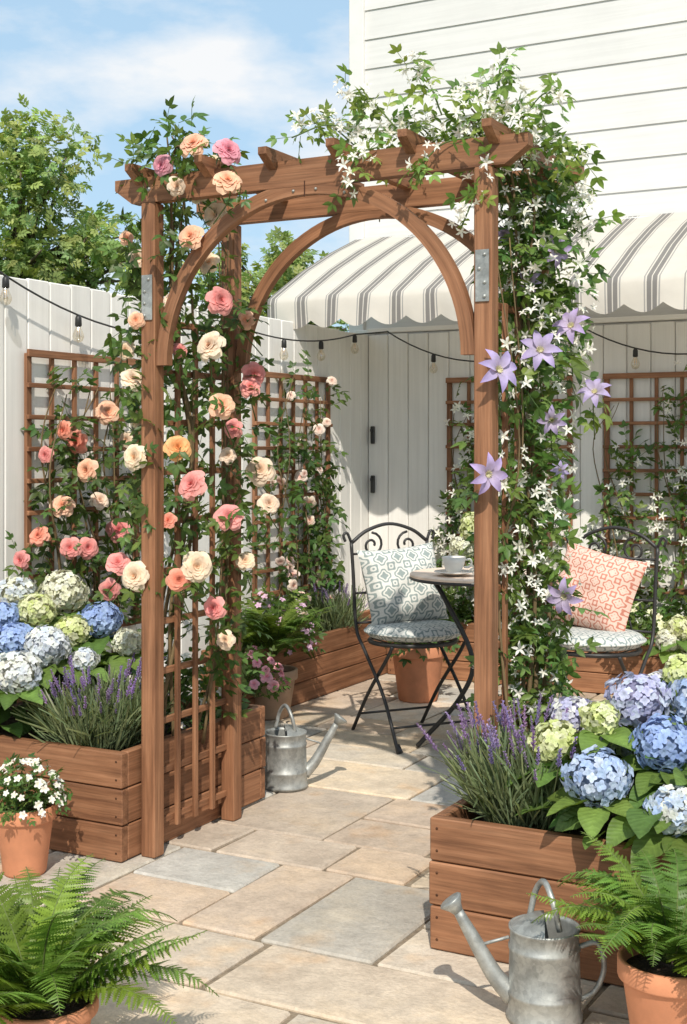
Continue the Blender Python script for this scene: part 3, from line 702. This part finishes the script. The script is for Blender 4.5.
# left planter
hydrangea('hydrangea_bush',G(-.70,.25,.30),[(16,594,4.85,19,CRM,PBL),(63,593,4.9,23,CRM,WHT),(36,610,4.75,18,CRM,YGR),(101,620,4.8,20,SKYB,BLU),(14,640,4.6,19,SKYB,BLU),(73,631,4.7,17,YGR,CRM),(47,646,4.55,22,PBL,WHT),(18,672,4.45,23,WHT,PBL),(4,617,4.7,16,SKYB,BLU),(84,660,4.6,13,WHT,PBL),(128,642,4.75,14,WHT,CRM),(-30,620,4.9,22,SKYB,BLU),(-25,660,4.7,22,PBL,WHT)],nl=200,vol=(G(-.70,.22,.42),(.42,.34,.28)),sz=.12,bs=1.05)
lavender('lavender_plant',G(-.27,.06,.31),.21,.30,110,1800)
mound('foliage_plant',G(-.25,.50,.32),.24,.25,130,SPR,.10,FIVE,25,.016,(.85,.85,.8),(.8,.75,.4))
pot((-1.02,4.16,0),.098,.215);mound('white_flower_plant',(-1.02,4.16,.20),.125,.15,240,SPR,.05,FIVE,85,.014,(.88,.88,.84),(.85,.7,.25),(.08,.14,.035))
# foreground ferns
pot((-.66,2.86,0),.12,.15);fern('boston_fern',(-.67,2.86,.13),54,.385,(28,90))
pot((.735,2.92,0),.118,.215);fern('boston_fern',(.745,2.94,.20),54,.33,(20,88),(.12,.225,.042))
# right planter
lavender('lavender_plant',G(1.36,-.10,.31),.19,.315,105,1800)
hydrangea('hydrangea_bush',G(1.85,-.02,.30),[(598,777,3.32,31,SKYB,PBL),(664,744,3.35,30,SKYB,BLU),(638,701,3.5,30,LAVD,PBL),(601,718,3.45,18,YGR,CRM),(556,744,3.50,25,YGR,CRM),(573,716,3.65,21,LAVD,WHT),(674,810,3.2,26,WHT,SKYB),(682,672,3.6,18,YGR,CRM),(660,690,3.8,20,WHT,LAVD),(700,700,3.5,28,SKYB,PBL),(628,742,3.55,18,PBL,YGR)],nl=210,vol=(G(1.85,-.0,.42),(.42,.33,.24)),sz=.12,bs=1.06)
mound('foliage_plant',G(1.55,.45,.32),.32,.16,200,SPR,.11,FIVE,0,.01,DG,DG)
# rose on the arch
b=Bd()
RG=(.085,.14,.034)
col_pts=[G(.0,.06,z) for z in np.arange(.95,2.3,.1)]+[G(-.02,.24,z) for z in np.arange(.7,2.2,.1)]+[G(.03,.42,z) for z in np.arange(.9,2.0,.1)]
foliage(b,col_pts,.075,320,SPR,.095,RG)
foliage(b,[G(-.09,.02,z) for z in np.arange(1.15,2.15,.08)],.055,75,SPR,.09,RG)
foliage(b,[G(-.02,-.02,2.3),G(.08,.02,2.33),G(.2,.0,2.30),G(0,.1,2.38),G(.12,.2,2.3),G(.06,0,2.4)],.07,70,SPR,.09,(.10,.165,.038))
foliage(b,[G(.06,.4,z) for z in np.arange(.6,1.8,.1)],.09,80,SPR,.095,DG)
stems(b,[G(-.06,.12,.3),G(-.03,.15,.8),G(0,.22,1.3),G(-.02,.2,1.8),G(.05,.1,2.3),G(.1,.05,2.4)],5,.03,.006)
stems(b,[G(-.06,.35,.3),G(.02,.38,.8),G(.03,.36,1.4),G(0,.4,2.1)],3,.03,.005)
RL=[(193,143,4.2,12,PEACH),(161,165,4.2,9,MAUV),(229,150,4.15,12,MAUV),(228,180,4.05,12,PEACH),(213,162,4.25,7,CREAM),(177,186,4.2,8,CREAM),(190,236,4.2,11,PEACH),(221,300,4.25,12,PINK),(209,345,4.2,13,CREAM),(222,405,4.25,11,PEACH),(178,447,4.2,11,ORNG),(191,484,4.15,13,PINK),(229,516,4.25,12,PINK),(197,567,4.2,13,CREAM),(179,580,4.2,10,CORAL),(134,457,4.3,11,CREAM),(134,576,4.3,12,CREAM),(118,562,4.4,10,PINK),(213,608,4.3,10,PINK),(260,470,4.6,12,CREAM),(269,503,4.6,9,CREAM),(254,374,4.6,10,PINK),(250,386,4.55,9,PINK),(233,428,4.5,8,PINK),(208,262,4.3,9,CREAM),(215,215,4.3,11,CREAM),(133,378,4.35,10,CREAM),(125,350,4.4,8,CREAM),(138,258,4.35,8,CREAM),(127,238,4.35,6,PEACH),(140,420,4.4,8,CREAM),(245,320,4.6,8,PEACH),(170,300,4.3,7,CREAM),(245,560,4.6,8,CREAM),(168,520,4.35,7,CORAL),(136,320,4.3,7,PEACH),(198,193,4.35,8,CREAM),(225,640,4.5,8,CREAM),(180,350,4.35,7,PINK),(228,455,4.5,7,CREAM)]
roses(b,RL);b.obj('climbing_rose',PM_)
# roses on the fence trellis
b=Bd();Fp=lambda v,z,o=.1:G(-1.11+o,v,z)
pts=[Fp(.68+.05*math.sin(z*6),z) for z in np.arange(.6,1.35,.08)]+[Fp(.85+.09*math.sin(z*7),z) for z in np.arange(.6,1.68,.07)]+[Fp(1.1+.1*math.sin(z*5+1),z) for z in np.arange(.6,1.5,.07)]+[Fp(1.3+.06*math.sin(z*5+1),z) for z in np.arange(.5,1.7,.09)]
foliage(b,pts,.08,260,SPR,.11,(.07,.115,.028))
for vv in(.7,.9,1.1,1.28): stems(b,[Fp(vv,.3),Fp(vv+.05,.8),Fp(vv-.05,1.3),Fp(vv+.03,1.65)],2,.03,.005)
roses(b,[(108,412,5.72,10,PEACH),(76,442,5.5,10,CORAL),(62,505,5.35,10,PEACH),(86,470,5.4,10,PEACH),(38,535,5.3,9,CORAL),(70,548,5.35,9,PINK),(88,548,5.4,9,PINK),(119,530,5.7,10,PINK),(63,430,5.4,8,CORAL),(126,440,5.85,7,CREAM),(20,560,5.2,8,PINK),(45,455,5.4,7,PINK),(100,500,5.6,8,CREAM),(110,590,5.5,9,PINK)])
b.obj('climbing_rose',PM_)
def vine(name,vp,n,size,fl,nf,fs,fa,fb,base,starts,rad=.07):
    b=Bd();foliage(b,vp,rad,n,SPR,size,base)
    for st in starts: stems(b,st,2,.03,.004)
    vp=np.array(vp);i=NR.integers(0,len(vp),nf);o=nrm(NR.normal(size=(nf,3)));o[:,1]=-np.abs(o[:,1])
    b.inst(fl,face(vp[i]+o*.09,o+np.array([0,-.6,.2]),fs*NR.uniform(.7,1.2,nf)),tint(fa,nf,.06),tint(fb,nf,.06),mat=2);b.obj(name,PM_)
def wavy(f,a0,z0,z1,k): return [f(a0+.08*math.sin(z*6+k),z) for z in np.arange(z0,z1,.06)]
vine('climbing_vine',wavy(Fp,2.55,.4,1.45,0)+wavy(Fp,2.78,.4,1.8,2)+wavy(Fp,3.0,.4,1.3,1)+wavy(Fp,2.95,.3,1.7,4),300,.11,ROSES[0],26,.034,(.87,.76,.66),(.84,.5,.42),(.07,.12,.030),[[Fp(a,.3),Fp(a+.06,.8),Fp(a-.05,1.3),Fp(a,1.7)] for a in(2.6,2.8,3.0)],.06)
Bp=lambda u,z,o=.1:G(u,3.77-o,z)
vine('climbing_vine',wavy(Bp,-.45,.4,1.65,0)+wavy(Bp,-.25,.4,1.4,2)+wavy(Bp,-.0,.4,1.5,1)+wavy(Bp,-.5,.35,1.1,1),300,.11,JAS,130,.032,(.88,.88,.83),(.8,.8,.5),(.085,.14,.034),[[Bp(a,.3),Bp(a+.06,.8),Bp(a-.05,1.3),Bp(a,1.6)] for a in(-.45,-.2,0)])
vine('climbing_vine',wavy(Bp,.50,.4,1.4,0)+wavy(Bp,.72,.4,1.1,2)+wavy(Bp,.95,.4,1.15,1)+wavy(Bp,1.15,.35,1.5,1)+[Bp(a,1.0+.15*math.sin(a*9)) for a in np.arange(.45,1.3,.06)]+[Bp(.85,z) for z in np.arange(1.1,1.75,.07)],350,.11,JAS,130,.03,(.88,.88,.83),(.8,.8,.5),(.095,.155,.036),[[Bp(a,.3),Bp(a+.06,.8),Bp(a-.05,1.3),Bp(a,1.6)] for a in(.5,.8,1.1)])
# jasmine + clematis on right posts
JG=(.10,.17,.04)
b=Bd()
cp=[];cr=[]
for z in np.arange(.42,2.25,.06):
    for k in range(3): cp.append(G(1.215+R.uniform(-.035,.03),.28+R.uniform(-.12,.14),z));cr.append(.092+.022*math.sin(z*5+k))
foliage(b,cp,cr,900,SPJ,.095,JG)
foliage(b,[G(1.31,.36,z) for z in np.arange(1.6,2.1,.06)]+[G(1.31,.26,z) for z in np.arange(.45,.85,.06)],.06,75,SPJ,.095,JG)
top=[G(u,R.uniform(-.03,.30),2.285+.03*math.sin(u*9)+.03*R.random()) for u in np.arange(.72,1.30,.02)]
foliage(b,top,.045,130,SPJ,.085,LG)
foliage(b,[G(1.1,.08,2.35),G(1.2,.1,2.38),G(1.24,.18,2.34)],.06,42,SPJ,.085,LG)
sprays=[]
for u0,v0,z0,du,dz in[(.8,0,2.30,-.24,.02),(.75,.05,2.28,-.2,.09),(.9,0,2.32,-.18,.12),(1.05,0,2.34,-.08,.14),(1.2,.05,2.36,.04,.11),(1.26,.1,2.32,.15,.05),(1.28,.2,2.26,.15,-.08),(1.25,.0,2.2,-.12,-.2),(1.26,.35,2.25,.14,-.2),(1.15,-.02,2.26,-.18,-.12),(.85,-.03,2.26,-.1,-.12)]:
    P=cat([G(u0,v0,z0),G(u0+du*.5,v0-.02,z0+dz*.5+.04),G(u0+du,v0-.04,z0+dz)],6);tube(b,P,.0025,4,(.1,.16,.04),1);sprays+=list(P[3:]);foliage(b,P[2:],.02,11,SPJ,.08,LG)
stems(b,[G(1.22,.2,.3),G(1.2,.25,.9),G(1.22,.3,1.5),G(1.2,.25,2.1),G(1.1,.15,2.35)],6,.03,.006)
def jas(P,k,rad,sc=.022):
    P=np.array(P);i=NR.integers(0,len(P),k);o=nrm(NR.normal(size=(k,3))+np.array([.0,-.8,.15]));rr=np.broadcast_to(rad,(len(P),))[i][:,None]*1.3
    b.inst(JAS,face(P[i]+o*rr,o+np.array([0,-.3,.2])+NR.normal(size=(k,3))*.6,sc*NR.uniform(.65,1.25,k)),tint((.90,.89,.84),k,.04),tint((.85,.85,.62),k,.05),mat=2)
jas(cp,480,np.array(cr));jas(top,140,.05);jas(sprays,120,.03);jas([G(1.31,.36,z) for z in np.arange(1.6,2.1,.06)],45,.07);jas([G(1.1,.05,2.36),G(1.2,.08,2.38),G(1.24,.1,2.34)],50,.06)
b.obj('jasmine_vine',PM_)
b=Bd()
for x,y,d,r in[(497,371,3.72,22),(540,351,3.8,20),(572,327,3.9,18),(555,250,3.92,16),(552,420,3.82,14),(595,393,3.95,16),(487,474,3.70,20),(565,596,3.85,18),(530,281,3.95,12),(505,235,4.0,10),(560,470,3.9,9)]:
    p=W(x,y,d);f=np.array([R.uniform(-.6,.6),-1,R.uniform(-.3,.8)]);b.inst(CLEM,face(p[None],f[None],r*d/1300*1.12),tint((.43,.34,.66),1,.08),np.array([[.85,.82,.55]]),mat=2)
    tube(b,cat([p+np.array([.03,.16,-.14]),p+np.array([.01,.08,-.04]),p],4),.002,4,(.1,.14,.04),1);foliage(b,[p+np.array([.0,.08,-.03])],.06,5,SPR,.10,MG)
stems(b,[G(1.23,.1,.3),G(1.2,.1,.9),G(1.22,.12,1.4),G(1.2,.12,2.0)],2,.03,.004)
b.obj('clematis_vine',PM_)
# mid-ground plants
pot((-.37,6.55,0),.14,.24,(.42,.28,.19));fern('boston_fern',(-.36,6.6,.30),34,.40,(30,88),(.12,.21,.04))
mound('pink_geranium',(-.42,6.32,.16),.14,.22,140,SPR,.06,ROSES[1],26,.026,(.88,.50,.56),(.78,.24,.34),(.09,.16,.035))
lavender('lavender_plant',G(-.95,3.0,.30),.18,.28,45,900)
mound('flowering_shrub',G(-.95,2.35,.28),.22,.32,240,SPR,.09,FIVE,60,.02,(.76,.48,.68),(.75,.6,.65),(.09,.15,.035))
mound('flowering_shrub',G(-.5,3.58,.28),.24,.22,200,SPR,.09,FIVE,20,.02,(.85,.82,.75),(.7,.6,.3),(.09,.15,.035))
mound('flowering_shrub',G(.9,3.58,.28),.45,.25,320,SPR,.10,FIVE,40,.022,(.85,.85,.6),(.7,.7,.3),(.09,.15,.035))
hydrangea('hydrangea_bush',G(.15,3.55,.3),[(475,528,7.2,15,YGR,CRM),(462,548,7.2,12,CRM,WHT),(500,540,7.2,14,CRM,WHT)],nl=70,vol=(G(.1,3.58,.5),(.2,.14,.25)),sz=.11)
hydrangea('hydrangea_bush',G(1.35,3.4,.3),[(680,628,6.3,13,CRM,YGR),(668,640,6.3,11,WHT,CRM),(690,650,6.3,13,CRM,WHT)],nl=90,vol=(G(1.45,3.2,.45),(.2,.14,.2)),sz=.11)
pot((.40,6.98,0),.15,.30);mound('foliage_plant',(.40,6.98,.27),.16,.2,120,SPR,.10,FIVE,0,.01,DG,DG)

# ---------------------------------------------------------------- trees
def tree(name,base,crown,rad,ncl,per,lsz,basec):
    b=Bd();base=np.array(base,float);crown=np.array(crown,float);rad=np.array(rad)
    tube(b,cat([base,(base+crown)/2+np.array([.1,0,-.3]),crown],6),np.linspace(.16,.05,13),8,(.12,.09,.06),1)
    for i in range(ncl):
        o=nrm(NR.normal(size=3));c=crown+o*rad*R.uniform(.35,.98)
        st=crown+(base-crown)*R.uniform(.05,.4);tube(b,cat([st,(st+c)/2+np.array([0,0,.1]),c],4),np.linspace(.045,.01,9),5,(.12,.09,.06),1)
        k=R.uniform(.7,1.25);foliage(b,[c],R.uniform(.26,.48)*rad.mean()*.6,per,SPT,lsz,tuple(np.array(basec)*k),.6,.7,.3)
    b.obj(name,PM_)
TG=(.27,.35,.115)
tree('deciduous_tree',(-3.9,15,0),(-3.8,15,3.5),(1.75,1.3,1.45),64,70,.165,TG)
tree('deciduous_tree',(-1.0,17,0),(-.85,17,3.1),(1.2,1.0,1.0),38,60,.18,TG)
tree('deciduous_tree',(-2.7,19,0),(-2.5,19,2.6),(1.1,1,.85),24,50,.20,TG)

# ---------------------------------------------------------------- light
SE,SAZ=46,180
w=bpy.data.worlds.new("World");scene.world=w;w.use_nodes=True;nt=w.node_tree;bg=nt.nodes['Background']
sky=nt.nodes.new('ShaderNodeTexSky');sky.sky_type='NISHITA';sky.sun_disc=False;sky.sun_elevation=math.radians(SE);sky.sun_rotation=math.radians(SAZ);sky.air_density=1.0;sky.dust_density=1.0
tc=nt.nodes.new('ShaderNodeTexCoord').outputs['Generated']
n1=noise(nt,tc,4.2,8,.55,(1,1,2.4));cl=ramp(nt,n1,[(.45,0),(.62,.95)])
col=mixf(nt,.75,sky.outputs[0],(3.5,5.1,6.5));col=mixf(nt,cl,col,(6.5,6.55,6.6));nt.links.new(col,bg.inputs[0]);bg.inputs[1].default_value=.148
sd=Vector((math.sin(math.radians(SAZ))*math.cos(math.radians(SE)),math.cos(math.radians(SAZ))*math.cos(math.radians(SE)),math.sin(math.radians(SE))))
l=bpy.data.lights.new('sun','SUN');l.energy=4.3;l.angle=math.radians(.6);l.color=(1,.93,.82);lo=bpy.data.objects.new('sun',l);lo.rotation_euler=(-sd).to_track_quat('-Z','Y').to_euler();lo.location=(0,-5,8);scene.collection.objects.link(lo)
# ---------------------------------------------------------------- camera
cam=bpy.data.cameras.new('camera');cam.sensor_fit='VERTICAL';cam.sensor_height=36;cam.lens=1300/1024*36;cam.shift_y=-67/1024;cam.clip_end=500
co=bpy.data.objects.new('camera',cam);co.location=(0,0,H);co.rotation_euler=(math.pi/2,0,0);scene.collection.objects.link(co);scene.camera=co
scene.view_settings.view_transform='Standard';scene.view_settings.look='None';scene.view_settings.exposure=0
